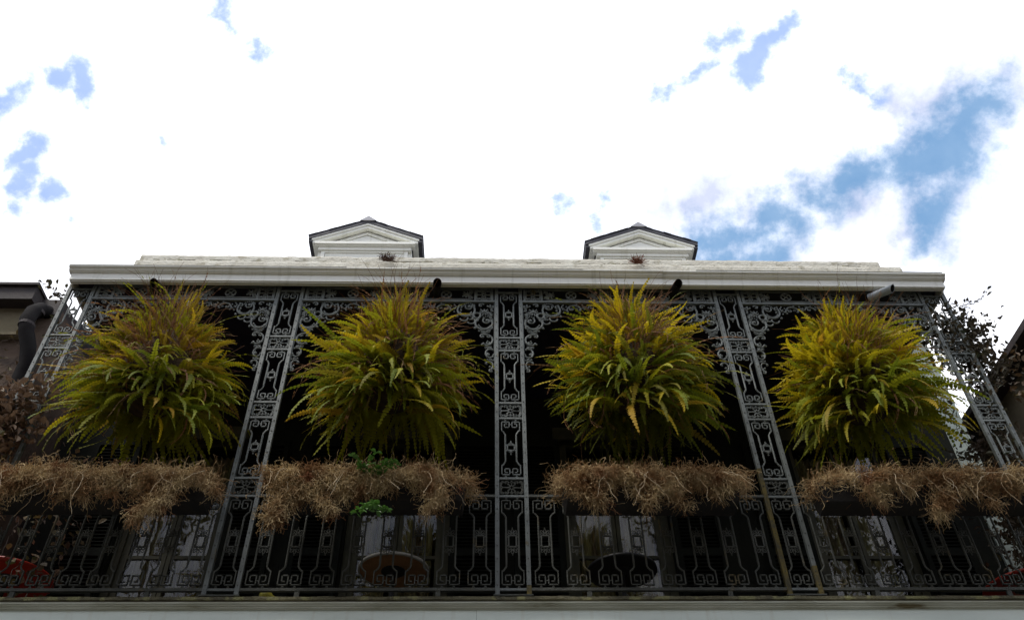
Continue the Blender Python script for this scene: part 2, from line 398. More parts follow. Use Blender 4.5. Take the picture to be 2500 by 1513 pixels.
obj('moulding', MB().extx([(WY-.16, 11.2), (WY-.18, 11.26), (WY-.12, 11.31), (WY, 11.31), (WY, 11.2)], HX0-.02, HX1+.1), white, par)
ch = MB()
for i in range(34):      # open cracks between coping blocks: slivers standing just off the face
    x = random.uniform(HX0+.2, HX1-.3); z = 11.505+random.uniform(-.012, .012); l = random.uniform(.05, .3)
    ch.tube([(x+l*t, WY-.085, z+random.uniform(-.008, .008)) for t in (0, .25, .5, .75, 1)], .0045, 4)
obj('mortar_crack', ch, mossy, par)
# gallery roof, ceiling, cornice
GX0, GX1 = -4.68, 5.285
hp('gallery_ceiling', MB().box(GX0+.04, GX1-.04, 6.93, WY-.002, ZC, ZC+.04), ceil_m)
hp('gallery_roof', MB().box(GX0+.02, GX1-.02, 6.93, WY-.002, ZC+.043, ZC+.075), slate_m)
cor = hp('cornice', MB().box(GX0+.01, GX1-.01, 6.90, 6.925, 8.9, 9.02), black_gap)
sg = [(GX0, -1.391), (-1.389, 1.873), (1.875, GX1)]
for i, (a, b) in enumerate(sg):
    dz = (0, -.006, -.012)[i]
    obj('fascia_board', MB().extx([(6.875, 8.889+dz*.5), (6.862, 8.889+dz*.5), (6.868, 8.992+dz*.5), (6.90, 8.992+dz*.5), (6.90, 8.889+dz*.5)][::-1], a, b), white, cor)
obj('soffit_board', MB().box(GX0+.005, GX1-.005, 6.876, 6.925, 8.874, 8.887), white, cor)
crown = [(6.90, 8.994), (6.855, 8.994), (6.85, 9.000), (6.836, 9.006), (6.832, 9.014), (6.826, 9.018), (6.824, 9.030), (6.808, 9.036), (6.80, 9.046), (6.80, 9.056), (6.80, 9.060), (6.90, 9.062)]
for a, b, dz in [(GX0-.03, 2.025, 0), (2.028, GX1+.03, -.008)]:
    obj('crown_moulding', MB().extx([(y, z+dz) for y, z in crown], a, b), white, cor)
for a, b in [(GX0-.03, -1.6), (-.9, 1.1), (2.4, GX1+.0)]:
    obj('flashing', MB().extx([(6.795, 9.0625), (6.92, 9.075), (6.92, 9.072), (6.797, 9.059)], a, b), white, cor)
obj('end_return', MB().box(GX0-.002, GX0+.02, 6.93, WY-.01, 8.87, 9.05), white, cor)
obj('end_return', MB().box(GX1-.02, GX1+.002, 6.93, WY-.01, 8.87, 9.05), white, cor)
# gallery floor and its lower fascia
LX0, LX1 = -5.1, 5.75
deck_m = mat('worn_deck_paint', (.17, .155, .12), (.12, .11, .085), 4, .8, .3)
hp('gallery_floor', MB().box(LX0, LX1, 6.975, WY-.002, ZF-.05, ZF), deck_m)
led = MB()
n = 220
for i in range(n):
    x0 = LX0+(LX1-LX0)*i/n; x1 = LX0+(LX1-LX0)*(i+1)/n
    a = 6.90+mnoise.noise(Vector((x0*3, 1, 0)))*.012; z = ZF+.012+mnoise.noise(Vector((x0*7, 5, 0)))*.007
    led.box(x0, x1, a+.055, 7.1, ZF-.026+mnoise.noise(Vector((x0*9, 9, 0)))*.004, z-.012)
hp('edge_plate', led, mossy)
hp('shadow_board', MB().box(LX0, LX1, 7.0, 7.02, 5.0, 5.10), black_gap)  # near-black board stands in for the shade in this gap
bf = hp('lower_fascia', MB().box(LX0, LX1, 6.99, 6.999, 4.55, 5.04), black_gap)
for a, b in [(LX0, -.065), (-.063, LX1)]:
    obj('fascia_board', MB().box(a, b, 6.955, 6.985, 4.55, 5.019), fasciam, bf)
obj('moulding', MB().extx([(6.954, 5.018), (6.946, 5.018), (6.942, 5.026), (6.933, 5.028), (6.930, 5.040), (6.921, 5.043), (6.918, 5.052), (6.908, 5.057), (6.905, 5.068), (6.985, 5.071), (6.985, 5.021), (6.954, 5.021)], LX0, LX1), mould_m, bf)

# doors and shutters
def door(c, h, seed):
    r = random.Random(seed)
    d = obj('door', MB().box(-h, -h+.09, 0, .12, 0, 3.2).box(h-.09, h, 0, .12, 0, 3.2).box(-h+.09, h-.09, 0, .12, 3.11, 3.2), jamb_m, house, loc=(c, .10, ZF+.005))
    ih = h-.09
    obj('leaf_frame', MB().box(-ih, -ih+.07, .03, .08, .04, 2.5).box(-.05, -.005, .03, .08, .04, 2.5).box(-ih+.07, -.05, .03, .08, .04, .16).box(-ih+.07, -.05, .03, .08, 2.4, 2.5).box(-ih+.07, -.05, .035, .075, 1.56, 1.60), jamb_m, d)
    obj('leaf_frame', MB().box(ih-.07, ih, .03, .08, .04, 2.5).box(.005, .05, .03, .08, .04, 2.5).box(.05, ih-.07, .03, .08, .04, .16).box(.05, ih-.07, .03, .08, 2.4, 2.5).box(.05, ih-.07, .035, .075, 1.56, 1.60), jamb_m, d)
    obj('transom', MB().box(-ih, ih, .02, .09, 2.51, 2.58).box(-.015, .015, .035, .075, 2.58, 3.11), jamb_m, d)
    for s in (-1, 1):
        x0, x1 = sorted((s*.05, s*(ih-.07)))
        obj('pane', MB().box(x0, x1, .05, .056, .16, 1.56), glass_m, d)
        obj('pane', MB().box(x0, x1, .05, .056, 1.60, 2.40), glass_m, d)
        x0, x1 = sorted((s*.015, s*ih))
        obj('pane', MB().box(x0, x1, .05, .056, 2.58, 3.11), glass_m, d)
        m = MB(); ph = r.uniform(0, 6); a0 = .02 if s > 0 else -ih+.02; a1 = a0+ih-.04
        cut = r.uniform(.75, 1)
        q = [(a0+(a1-a0)*i/40*cut, .20+.035*math.sin(i*.9+ph)+.015*math.sin(i*2.3)) for i in range(41)]
        m.add([(x, y, .02) for x, y in q]+[(x, y, 3.05) for x, y in q], [(i, i+1, i+42, i+41) for i in range(40)])
        obj('curtain', m, cur_m, d, smooth=True)
    obj('sill', MB().box(-h, h, -.12, .12, -.004, .035), jamb_m, d)
    obj('lintel', MB().box(-h-.08, h+.08, -.14, -.102, 3.12, 3.3), jamb_m, d)
lou = {}
def shutter(x0, x1, parent=None):
    s = obj('shutter', MB().box(x0, x0+.06, -.06, -.02, .05, 3.1).box(x1-.06, x1, -.06, -.02, .05, 3.1).box(x0+.06, x1-.06, -.06, -.02, .05, .17).box(x0+.06, x1-.06, -.06, -.02, 1.5, 1.6).box(x0+.06, x1-.06, -.06, -.02, 3.0, 3.1), shut_m, house, loc=(0, 0, ZF))
    m = MB(); z = .19
    while z < 2.97:
        if not 1.46 < z < 1.6:
            m.add([(x0+.06, -.055, z), (x1-.06, -.055, z), (x1-.06, -.025, z+.032), (x0+.06, -.025, z+.032), (x0+.06, -.049, z-.004), (x1-.06, -.049, z-.004), (x1-.06, -.019, z+.028), (x0+.06, -.019, z+.028)],
                  [(0, 1, 2, 3), (7, 6, 5, 4), (0, 4, 5, 1), (2, 6, 7, 3)])
        z += .045
    obj('louvre_slats', m, shut_m, s, kind='stuff')
for i, (c, h) in enumerate(doors):
    door(c, h, i+3)
    shutter(c-h-.58, c-h-.02); shutter(c+h+.02, c+h+.58)
# dormers
dorm_s = None
def dormer(cx, dz, lab):
    Y0 = 9.70; z0 = 12.35+dz
    d = obj('dormer', MB().box(-.78, .78, Y0+.13, Y0+1.9, 11.6-z0, 12.80-z0+dz).exty([(-.78, 12.8-z0+dz), (.78, 12.8-z0+dz), (0, 13.22-z0+dz)], Y0+.14, Y0+2.2), white, house, loc=(cx, -WY, z0), label=lab)
    zz = lambda z: z-z0+dz
    ea, ap = zz(13.02), zz(13.455)
    H = .955; th = .072
    for s in (-1, 1):
        pr = [(0, ap), (s*H, ea), (s*H, ea-th), (0, ap-th)]
        if s > 0: pr = pr[::-1]
        obj('roof', MB().exty(pr, Y0-.0, Y0+2.6), slate_m, d)
        for k in range(9):                       # slates at the verge, each course lapping the one below
            t0 = k/9; t1 = (k+1.12)/9
            xa, za = s*H*(1-t0)*1.012, ea+(ap-ea)*t0; xb, zb = s*H*(1-min(1, t1)), ea+(ap-ea)*min(1, t1)
            j = random.uniform(-.008, .004)
            for q in range(3):
                y0 = Y0-.012+j+q*.25
                obj('slate', MB().add([(xa, y0, za+.004), (xb, y0, zb+.014), (xb, y0+.245, zb+.014), (xa, y0+.245, za+.004), (xa, y0, za-.0+.016), (xb, y0, zb+.021), (xb, y0+.245, zb+.021), (xa, y0+.245, za+.016)],
                    [(0, 3, 2, 1), (4, 5, 6, 7), (0, 1, 5, 4), (1, 2, 6, 5), (2, 3, 7, 6), (3, 0, 4, 7)]), slate_m, d)
        # raking cornice in two steps
        for (i0, i1, ya) in ((th, th+.045, Y0+.012), (th+.045, th+.105, Y0+.03)):
            L = H-.055-(i0-th)*.4
            sl = (ap-ea)/H
            pr = [(0, ap-i0-.002), (s*L, ap-i0-.002-sl*L), (s*L, ap-i1-sl*L), (0, ap-i1)]
            if s > 0: pr = pr[::-1]
            obj('raking_cornice', MB().exty(pr, ya, Y0+.128), white, d)
        # eaves soffit running back
        x0, x1 = sorted((s*.79, s*.885))
        obj('soffit', MB().box(x0, x1, Y0+.132, Y0+2.4, zz(12.885), zz(12.93)), white, d)
        x0, x1 = sorted((s*.885, s*.95))
        obj('gutter', MB().box(x0, x1, Y0+.02, Y0+2.5, zz(12.90), zz(12.958)), slate_m, d)
    obj('cornice', MB().extx([(Y0+.128, zz(12.81)), (Y0+.035, zz(12.81)), (Y0+.03, zz(12.83)), (Y0+.0, zz(12.833)), (Y0+.0, zz(12.885)), (Y0+.128, zz(12.888))], -.835, .835), white, d)
    obj('architrave', MB().box(-.775, .775, Y0+.06, Y0+.128, zz(12.74), zz(12.808)), white, d)
    obj('window_frame', MB().box(-.72, -.66, Y0+.085, Y0+.128, zz(11.7), zz(12.738)).box(.66, .72, Y0+.085, Y0+.128, zz(11.7), zz(12.738)).box(-.66, .66, Y0+.085, Y0+.128, zz(12.70), zz(12.738)), white, d)
    obj('panel', MB().box(-.655, .655, Y0+.105, Y0+.1285, zz(12.1), zz(12.698)), white, d)
    obj('sill', MB().box(-.70, -.45, Y0+.07, Y0+.1, zz(12.50), zz(12.52)).box(.42, .70, Y0+.07, Y0+.1, zz(12.50), zz(12.52)), white, d)
    obj('tympanum', MB().exty([(-.6, zz(12.9)), (.6, zz(12.9)), (0, zz(13.17))], Y0+.12, Y0+.1275), white, d)
    obj('tympanum_moulding', MB().exty([(-.76, zz(12.889)), (-.62, zz(12.889)), (0, zz(13.19)), (.62, zz(12.889)), (.76, zz(12.889)), (0, zz(13.25))], Y0+.105, Y0+.127), white, d)
    cp = MB().exty([(-.14, ap-.035), (0, ap+.085), (.14, ap-.035)], Y0-.02, Y0+2.6)
    obj('ridge_cap', cp, ridge_m, d)
dormer(-2.045, 0, 'white pedimented dormer above the second bay, left of the pair')
dormer(2.617, -.085, 'white pedimented dormer above the third bay, right of the pair')

# ================================================================== IRONWORK
TB = .0062
def key_half(m, s, top, dirz, w, kh, dx=0):
    # one squared meander; top is the z of the outer bar, dirz the direction towards the panel middle
    pts = [(s*w, top+dirz*(kh+.04)), (s*w, top), (s*.014, top), (s*.014, top+dirz*kh), (s*w*.68, top+dirz*kh), (s*w*.68, top+dirz*kh*.36), (s*w*.44, top+dirz*kh*.36)]
    for a, b in zip(pts, pts[1:]):
        x0, x1 = sorted((a[0], b[0])); z0, z1 = sorted((a[1], b[1]))
        m.box(x0-TB*.75, x1+TB*.75, -.009, .009, z0-TB*.75, z1+TB*.75)
def panel(h, med_h, kh, w=.089, nw=.054, tall=False):
    m = MB(); H = h/2
    for dz in (1, -1):
        top = dz*(H-.035)
        for s in (-1, 1):
            key_half(m, s, top, -dz, w, kh)
            z1 = top-dz*(kh+.04); z2 = z1-dz*.028
            m.tube([(s*w, 0, z1), (s*(w-.012), 0, z1-dz*.006), (s*(nw+.01), 0, z2), (s*nw, 0, z2-dz*.02), (s*nw, 0, z2-dz*.05)], .0085, 5)
            m.ball((s*.052, 0, dz*(H-.016)), .0115); m.box(s*.052-.012, s*.052+.012, -.006, .006, dz*(H-.005)-.005, dz*(H-.005)+.005)
        m.ball((0, 0, top-dz*kh*.45), .006); m.box(-.014, .014, -.004, .004, top-dz*kh*.45-.004, top-dz*kh*.45+.004)
    zt = H-.035-kh-.04-.028-.04
    for s in (-1, 1): m.tube([(s*nw, 0, zt), (s*nw, 0, -zt)], .0095, 6)
    a, b = .034, med_h/2
    for x in (-a, a): m.box(x-.006, x+.006, -.009, .009, -b, b)
    for z in (-b, b): m.box(-a-.006, a+.006, -.009, .009, z-.006, z+.006)
    if not tall:
        for z in (-b, b): m.box(-nw, nw, -.006, .006, z-.005, z+.005)
        m.ball((0, 0, b+.02), .016); m.ball((0, 0, b+.045), .009); m.ball((0, 0, -b-.02), .015); m.ball((0, 0, -b-.045), .010)
        m.ball((-.018, 0, b+.013), .009); m.ball((.018, 0, b+.013), .009)
        m.ball((-.016, 0, -b-.013), .009); m.ball((.016, 0, -b-.013), .009)
    else:
        for z in (-b*.8, b*.8):
            for s in (-1, 1): m.box(min(s*a, s*nw), max(s*a, s*nw), -.005, .005, z-.004, z+.004); m.ball((s*(a+nw)/2, 0, z), .008)
        for dz in (1, -1):
            m.tube(sp(0, dz*(b+.012), .012, 0, 360, n=8), .004, 4)
            for q in (-76, -40, 0, 40, 76):
                L = .056 if abs(q) < 50 else .042
                u = Vector((math.sin(rad(q)), 0, dz*math.cos(rad(q)))); vv = Vector((u.z, 0, -u.x))
                o = Vector((0, 0, dz*(b+.008)))
                m.tube([o+u*.012, o+u*L*.6+vv*.009, o+u*L*.9+vv*.009, o+u*L*1.04, o+u*L*.9-vv*.009, o+u*L*.6-vv*.009, o+u*.012], .0042, 4)
            m.ball((0, 0, dz*(b+.078)), .007)
    return m
ME_key = panel(.70, .064, .067).mesh('key_panel', iron)
ME_tall = panel(.914, .113, .088, w=.094, nw=.056, tall=True).mesh('tall_panel', iron_old)
ME_bal = panel(.914, .113, .088, w=.098, nw=.056, tall=True).mesh('baluster_panel', iron_old)
def scroll(w, h, dense=False):
    m = MB(); a, b = w/2, h/2; r = .0068
    for sx in (-1, 1):
        for sz in (-1, 1):
            f = lambda pts: [(sx*x, 0, sz*z) for x, _, z in pts]
            m.tube(f([(0, 0, .26*b), (.14*a, 0, .10*b), (.28*a, 0, 0)]), r, 5)
            m.tube(f([(.10*a, 0, .16*b), (.30*a, 0, .42*b)]+sp(.42*a, .62*b, .22*b, 230, -60, .13*b, 10)), r, 5)
            m.tube(f([(.28*a, 0, .04*b)]+sp(.62*a, .30*b, .32*b, 250, 400, .30*b, 8)+sp(.74*a, .66*b, .16*b, -20, 250, .07*b, 8)), r, 5)
            m.tube(f([(.92*a, 0, 0), (.95*a, 0, .28*b)]+sp(.80*a, .52*b, .2*b, -20, 150, .12*b, 7)), r*.9, 5)
            m.ball((sx*.72*a, 0, sz*.62*b), .0085); m.ball((sx*.40*a, 0, sz*.6*b), .007)
            m.ball((sx*.93*a, 0, sz*.06*b), .009)
            if dense:
                m.tube(f(sp(.75*a, .82*b, .16*b, 180, 400, .10*b, 8)), r, 5)
                m.tube(f(sp(.2*a, .80*b, .16*b, 200, -30, .12*b, 8)), r, 5)
                m.ball((sx*.86*a, 0, sz*.84*b), .01)
        m.ball((sx*.30*a, 0, 0), .009)
    for sz in (-1, 1):
        m.ball((0, 0, sz*.72*b), .012); m.ball((0, 0, sz*.52*b), .008); m.ball((.014, 0, sz*.62*b), .008); m.ball((-.014, 0, sz*.62*b), .008)
        m.tube([(0, 0, sz*.26*b), (0, 0, sz*.95*b)], .005, 4)
    return m
ME_scr = scroll(.228, .178).mesh('scroll_panel', iron)
ME_scr_old = scroll(.228, .178).mesh('scroll_panel', iron_old)
ME_fscr = scroll(.165, .185, True).mesh('frieze_scroll', iron)
def leafy(m, cx, cz, s, k=1.0):
    m.ball((cx, -.004, cz), .017*k)
    for q in range(9):
        an = rad(q*40+10); L = (.052 if q % 2 else .040)*k
        u = Vector((math.cos(an), 0, math.sin(an)*.9)); vv = Vector((-u.z, 0, u.x)); o = Vector((cx, 0, cz))
        m.tube([o+u*.012*k, o+u*L*.55, o+u*L], .010*k, 5, r1=.006*k); m.ball(o+u*L, .0085*k)
def wheelp():
    m = MB(); hw = .315
    m.tube(sp(0, 0, .056, 0, 360, n=20)[:-1], .0095, 6, closed=True)
    for q in (45, 135): m.box(0, 0, 0, 0, 0, 0); u = Vector((math.cos(rad(q)), 0, math.sin(rad(q)))); m.tube([u*-.052, u*.052], .0075, 5)
    m.ball((0, 0, 0), .013)
    m.tube([(-hw, 0, .078), (hw, 0, .078)], .0065, 5); m.tube([(-hw+.03, 0, -.074), (hw-.03, 0, -.074)], .009, 6)
    for s in (-1, 1):
        leafy(m, s*(hw-.075), 0, s, 1.15)
        leafy(m, s*(hw-.03), .045, s, .6); leafy(m, s*(hw-.03), -.045, s, .6)
        m.tube([(s*a, 0, c) for a, _, c in sp(hw-.03, -.05, .026, 90, 270, n=8)], .007, 5)
    return m
ME_wheel = wheelp().mesh('wheel_panel', iron)
def bracket():
    # cast spandrel bracket: x runs from the post, z runs down from the main rail
    m = MB(); R = .0092
    def T(pts, r=R): m.tube([(x, 0, -z) for x, _, z in pts], r, 6)
    def arc(cx, cz, r0, a0, a1, r1=None, n=14, rr=R): T(sp(cx, cz, r0, a0, a1, r1, n), rr)
    def B(x, z, r): m.ball((x, -.004, -z), r)
    # big C scrolls A (below) and B (beside)
    arc(.115, .325, .098, -60, 215, .092, 22, .0115); arc(.085, .285, .048, -60, 300, .016, 20); B(.085, .285, .018)
    arc(.105, .335, .070, 20, 160, .066, 10, .008); B(.175, .36, .014); arc(.045, .385, .028, 60, 300, .014, 10); B(.045, .385, .013)
    arc(.315, .118, .100, -35, 235, .094, 22, .0115); arc(.285, .070, .044, -30, 320, .015, 18); B(.285, .070, .018)
    arc(.32, .13, .068, 15, 165, .066, 10, .008); B(.375, .125, .014); arc(.385, .060, .026, 90, 330, .012, 10); B(.395, .05, .015)
    m.tube([(x, 0, -z) for x, _, z in sp(.196, .205, .040, 0, 360, n=14)][:-1], .012, 6, closed=True)
    leafy(m, .115, -.150, 1, 1.15); leafy(m, .06, -.175, 1, .7)
    arc(.035, .06, .028, 200, 20, .018, 10); arc(.06, .045, .022, 0, 250, .012, 10); arc(.15, .045, .034, 200, 430, .014, 14); B(.15, .055, .013)
    arc(.02, .12, .024, -90, 120, .012, 8); B(.022, .135, .013); B(.022, .06, .012); arc(.03, .20, .022, -120, 120, .012, 8); B(.03, .21, .013)
    for s in range(9):
        B(.045+.012*math.cos(s), .24+.02*math.sin(s*1.7), .008)
    for t in range(8):      # leaf crests on the scroll heads
        a = rad(150+t*22); B(.085+.066*math.cos(a), .285+.06*math.sin(a), .0095)
        a = rad(190+t*22); B(.285+.062*math.cos(a), .070+.055*math.sin(a), .0095)
    # small edge scallops between the two
    arc(.255, .29, .044, 20, 200, .040, 10); arc(.335, .245, .046, 10, 190, .040, 10); arc(.265, .235, .03, 60, 200, n=8); B(.215, .40, .016); B(.415, .215, .016)
    arc(.20, .27, .02, 0, 270, n=8); arc(.245, .20, .03, 30, 160, n=8, rr=.006); arc(.235, .25, .02, 0, 200, n=8, rr=.006)
    # going down the post
    T([(.06, 0, .43), (.10, 0, .455), (.16, 0, .43)], .009); T([(.05, 0, .455), (.10, 0, .47), (.15, 0, .46)], .008); B(.17, .445, .011); B(.05, .44, .011)
    T([(.150, 0, .500), (.125, 0, .492), (.10, 0, .494), (.06, 0, .505), (.03, 0, .535), (.018, 0, .575), (.03, 0, .62), (.055, 0, .648), (.09, 0, .655), (.12, 0, .64)], .0115)
    arc(.130, .520, .026, -60, 170, .012, 10); B(.125, .53, .013); B(.12, .635, .016); B(.135, .645, .012); arc(.065, .61, .022, 0, 200, .012, 8); B(.075, .60, .011)
    arc(.06, .52, .02, 0, 220, .01, 8)
    leafy(m, .055, -.69, 1, .6); leafy(m, .09, -.685, 1, .45)
    T([(.03, 0, .71), (.07, 0, .715), (.092, 0, .745), (.096, 0, .78), (.08, 0, .82), (.05, 0, .835), (.02, 0, .82), (.01, 0, .80)], .010)
    arc(.065, .785, .018, -90, 150, .01, 8); B(.06, .79, .012); B(.02, .72, .012); B(.035, .70, .01); B(.012, .795, .012)
    leafy(m, .045, -.862, 1, .5); B(.075, .865, .011); B(.015, .875, .01)
    T([(.085, 0, .90), (.06, 0, .888), (.035, 0, .895), (.018, 0, .925), (.018, 0, .96), (.03, 0, .995)], .0095)
    arc(.08, .915, .016, -90, 120, .008, 8); B(.088, .91, .011); B(.05, .965, .013); T([(.03, 0, .975), (.05, 0, .965)], .007)
    arc(.035, 1.015, .022, -120, 150, .014, 10); B(.03, 1.01, .01); T([(.0, 0, .99), (.02, 0, .985)], .007)
    # running along the rail to the crown of the arch
    T([(.45, 0, .11), (.43, 0, .06), (.455, 0, .03)], .008); B(.47, .115, .010); B(.455, .09, .011); B(.45, .15, .011)
    T([(.485, 0, .125), (.50, 0, .08), (.53, 0, .045), (.575, 0, .035), (.62, 0, .05), (.645, 0, .085), (.635, 0, .115)], .0105)
    arc(.535, .09, .024, 0, 230, .012, 9); B(.545, .095, .012); B(.63, .115, .014); B(.50, .14, .012); B(.485, .06, .011); B(.60, .02, .012)
    leafy(m, .69, -.065, 1, .6); B(.665, .035, .012); B(.685, .10, .010)
    T([(.72, 0, .085), (.74, 0, .05), (.78, 0, .035), (.825, 0, .045), (.845, 0, .07)], .0095)
    arc(.77, .07, .018, 0, 220, .01, 8); B(.845, .078, .012); B(.80, .02, .010)
    leafy(m, .895, -.045, 1, .5)
    T([(.92, 0, .05), (.95, 0, .025), (.99, 0, .02), (1.03, 0, .03)], .008); B(.965, .05, .010); B(1.03, .035, .010)
    T([(.0, 0, .0), (.0, 0, 1.0)], .006)
    for (x, z, q) in ((.05, .29, .4), (.235, .04, .4), (.60, .085, .35), (.75, .03, .35), (.86, .03, .3)):
        leafy(m, x, -z, 1, q)
    return m
ME_br = bracket().mesh('scroll_bracket', iron)
POST = [-4.563, -2.225, .2465, 2.7565, 5.163]
ZB = ZF+.015
zm = [8.86, 8.155, 7.967, 7.25, 7.055, 6.342, 6.147, 5.221]
plabel = ['openwork grey iron post at the left end of the gallery, half hidden by russet vine', 'openwork grey iron post between the leftmost and second fern', 'upright openwork iron post in the middle of the gallery', 'openwork iron post with ochre rusty lower rails, between the third and fourth fern', 'openwork iron post at the right end of the gallery with dark vine climbing through it']
ME_rail = MB().box(-.019, .019, -.02, .02, 0, 8.945-ZB).mesh('rail', iron)
nt_ = MB()
for k in range(30): nt_.ball((0, -.021, .1+k*.125), .006)
ME_rivet = nt_.mesh('rivet_row', iron_old)
ME_cross = MB().box(-.116, .116, -.012, .012, -.011, .011).mesh('crossbar', iron)
ME_foot = MB().box(-.17, .17, -.035, .035, 0, .012).mesh('foot_plate', iron_old)
ruster = mat('ochre_rust', (.15, .115, .03), (.08, .07, .04), 14, .9, .4, 70)
RUST = {(3, -1): 1.30, (3, 1): .28, (2, 1): .10}
for i, x in enumerate(POST):
    t = thing('iron_post', plabel[i], 'iron post', (x, 7, ZB), 'openwork iron posts of the gallery')
    for s in (-1, 1):
        r_ = link('rail', ME_rail, t, (s*.1355, 0, .001)); link('rivets', ME_rivet, r_)
        if (i, s) in RUST: obj('rust_layer', MB().box(-.0205, .0205, -.0215, .0215, .013, RUST[(i, s)]), ruster, r_)
    link('foot_plate', ME_foot, t, (0, 0, -.0015))
    for z in zm: link('crossbar', ME_cross, t, (0, 0, z-ZB))
    for a, b in ((0, 1), (2, 3), (4, 5)): link('key_panel', ME_key, t, (0, 0, (zm[a]+zm[b])/2-ZB), scale=(1, 1, (zm[a]-zm[b]-.02)/.70))
    for a, b in ((1, 2), (3, 4), (5, 6)): link('scroll_panel', ME_scr if a < 5 else ME_scr_old, t, (0, 0, (zm[a]+zm[b])/2-ZB), scale=(1, 1, (zm[a]-zm[b]-.02)/.178))
    link('tall_panel', ME_tall, t, (0, 0, (zm[6]+zm[7])/2-ZB), scale=(1, 1, (zm[6]-zm[7]-.022)/.914))
bn = ['leftmost', 'second', 'third', 'rightmost']
for i in range(4):
    xa, xb = POST[i]+.1355+.019, POST[i+1]-.1355-.019
    cx, hw = (xa+xb)/2, (xb-xa)/2; k = hw/1.08
    t = thing('iron_arch', ['lacy iron frieze and arch over the leftmost fern beside the russet vine', 'lacy iron frieze and arch over the second fern, under the left dormer', 'lacy iron frieze and arch over the third fern, under the right dormer', 'lacy iron frieze and arch over the rightmost fern, ending against sky'][i], 'iron arch', (cx, 7, 8.716), 'lace iron arches of the gallery')
    obj('main_rail', MB().box(-hw, hw, -.016, .016, -.014, .014), iron, t)
    obj('top_rail', MB().box(-hw, hw, -.012, .012, .212, .226), iron, t)
    for dx in (-1.05, -.86, -.195, 0, .195, .86, 1.05): obj('divider', MB().box(-.013, .013, -.010, .010, .014, .212), iron, t, loc=(dx*k, 0, 0))
    for dx in (-.955, -.0975, .0975, .955): link('scroll_panel', ME_fscr, t, (dx*k, 0, .113))
    for dx in (-.5275, .5275): link('wheel_panel', ME_wheel, t, (dx*k, 0, .115))
    link('scroll_bracket', ME_br, t, (-hw+.004, 0, -.014), scale=(k, 1, 1))
    link('scroll_bracket', ME_br, t, (hw-.004, 0, -.014), scale=(-k, 1, 1))
    t = thing('iron_railing', ['iron balcony railing with key pattern balusters, behind the leftmost planter', 'iron balcony railing behind the planter with green leafy sprigs', 'iron balcony railing in front of the black table', 'iron balcony railing behind the rightmost planter'][i], 'railing', (cx, 7, ZB), 'balcony railings between the posts')
    obj('top_rail', MB().box(-hw, hw, -.018, .018, 6.147-ZB-.012, 6.147-ZB+.012), iron_old, t)
    obj('bottom_rail', MB().box(-hw, hw, -.016, .016, 5.221-ZB-.013, 5.221-ZB+.013), iron_old, t)
    for q in (-.5, .5): obj('foot', MB().box(-.02, .02, -.012, .012, 0, 5.208-ZB), iron_old, t, loc=(q*hw*1.1, 0, 0))
    pw = 2*hw/8
    for j in range(8): link('baluster_panel', ME_bal, t, (-hw+pw*(j+.5), 0, (6.147+5.221)/2-ZB), scale=(1, 1, .902/.914))

# ================================================================== DRAIN SPOUTS
def spout(p0, p1, lab, pm=pipe_m):
    p0 = Vector(p0); p1 = Vector(p1)
    t = thing('drain_spout', lab, 'drain pipe', p0, 'drain spouts under the cornice')
    d = (p1-p0); u = d.normalized(); r = .047; n = 18
    a = u.orthogonal().normalized(); b = u.cross(a)
    mb = MB(); vs = []; 
    cut = Vector((0, 0, 1))
    def ring(c, rr, slope=0):
        o = []
        for k in range(n):
            q = 2*math.pi*k/n; w_ = a*math.cos(q)*rr+b*math.sin(q)*rr
            o.append(c+w_+u*(w_.z*slope))
        return o
    rings = [ring(Vector((0, 0, 0)), r), ring(d, r, .55), ring(d, r-.006, .55), ring(Vector((0, 0, 0)), r-.006)]
    vs = [v for q in rings for v in q]
    fs = [(i*n+k, i*n+(k+1) % n, (i+1)*n+(k+1) % n, (i+1)*n+k) for i in range(2) for k in range(n)]
    mb.add(vs, fs); obj('pipe', mb, pm, t, smooth=True)
    mi = MB().add([v*1 for v in ring(d*.99, r-.0065, .55)]+[v for v in ring(d*.05, r-.0065)], [(k, (k+1) % n, (k+1) % n+n, k+n) for k in range(n)]+[tuple(range(n, 2*n))])
    obj('bore', mi, pipe_in, t)
spout((-3.66, 7.04, 8.83), (-3.695, 6.80, 8.775), 'dark stubby drain spout leaning left above the leftmost fern')
spout((-.583, 7.05, 8.86), (-.553, 6.78, 8.795), 'dark drain spout straight over the gap right of the second fern')
spout((2.118, 7.05, 8.885), (2.165, 6.78, 8.815), 'dark drain spout leaning right beside the third fern')
spout((4.40, 6.97, 8.80), (4.60, 6.78, 8.765), 'pale grey drain spout turned sharply right above the rightmost fern', pale_pipe_m)

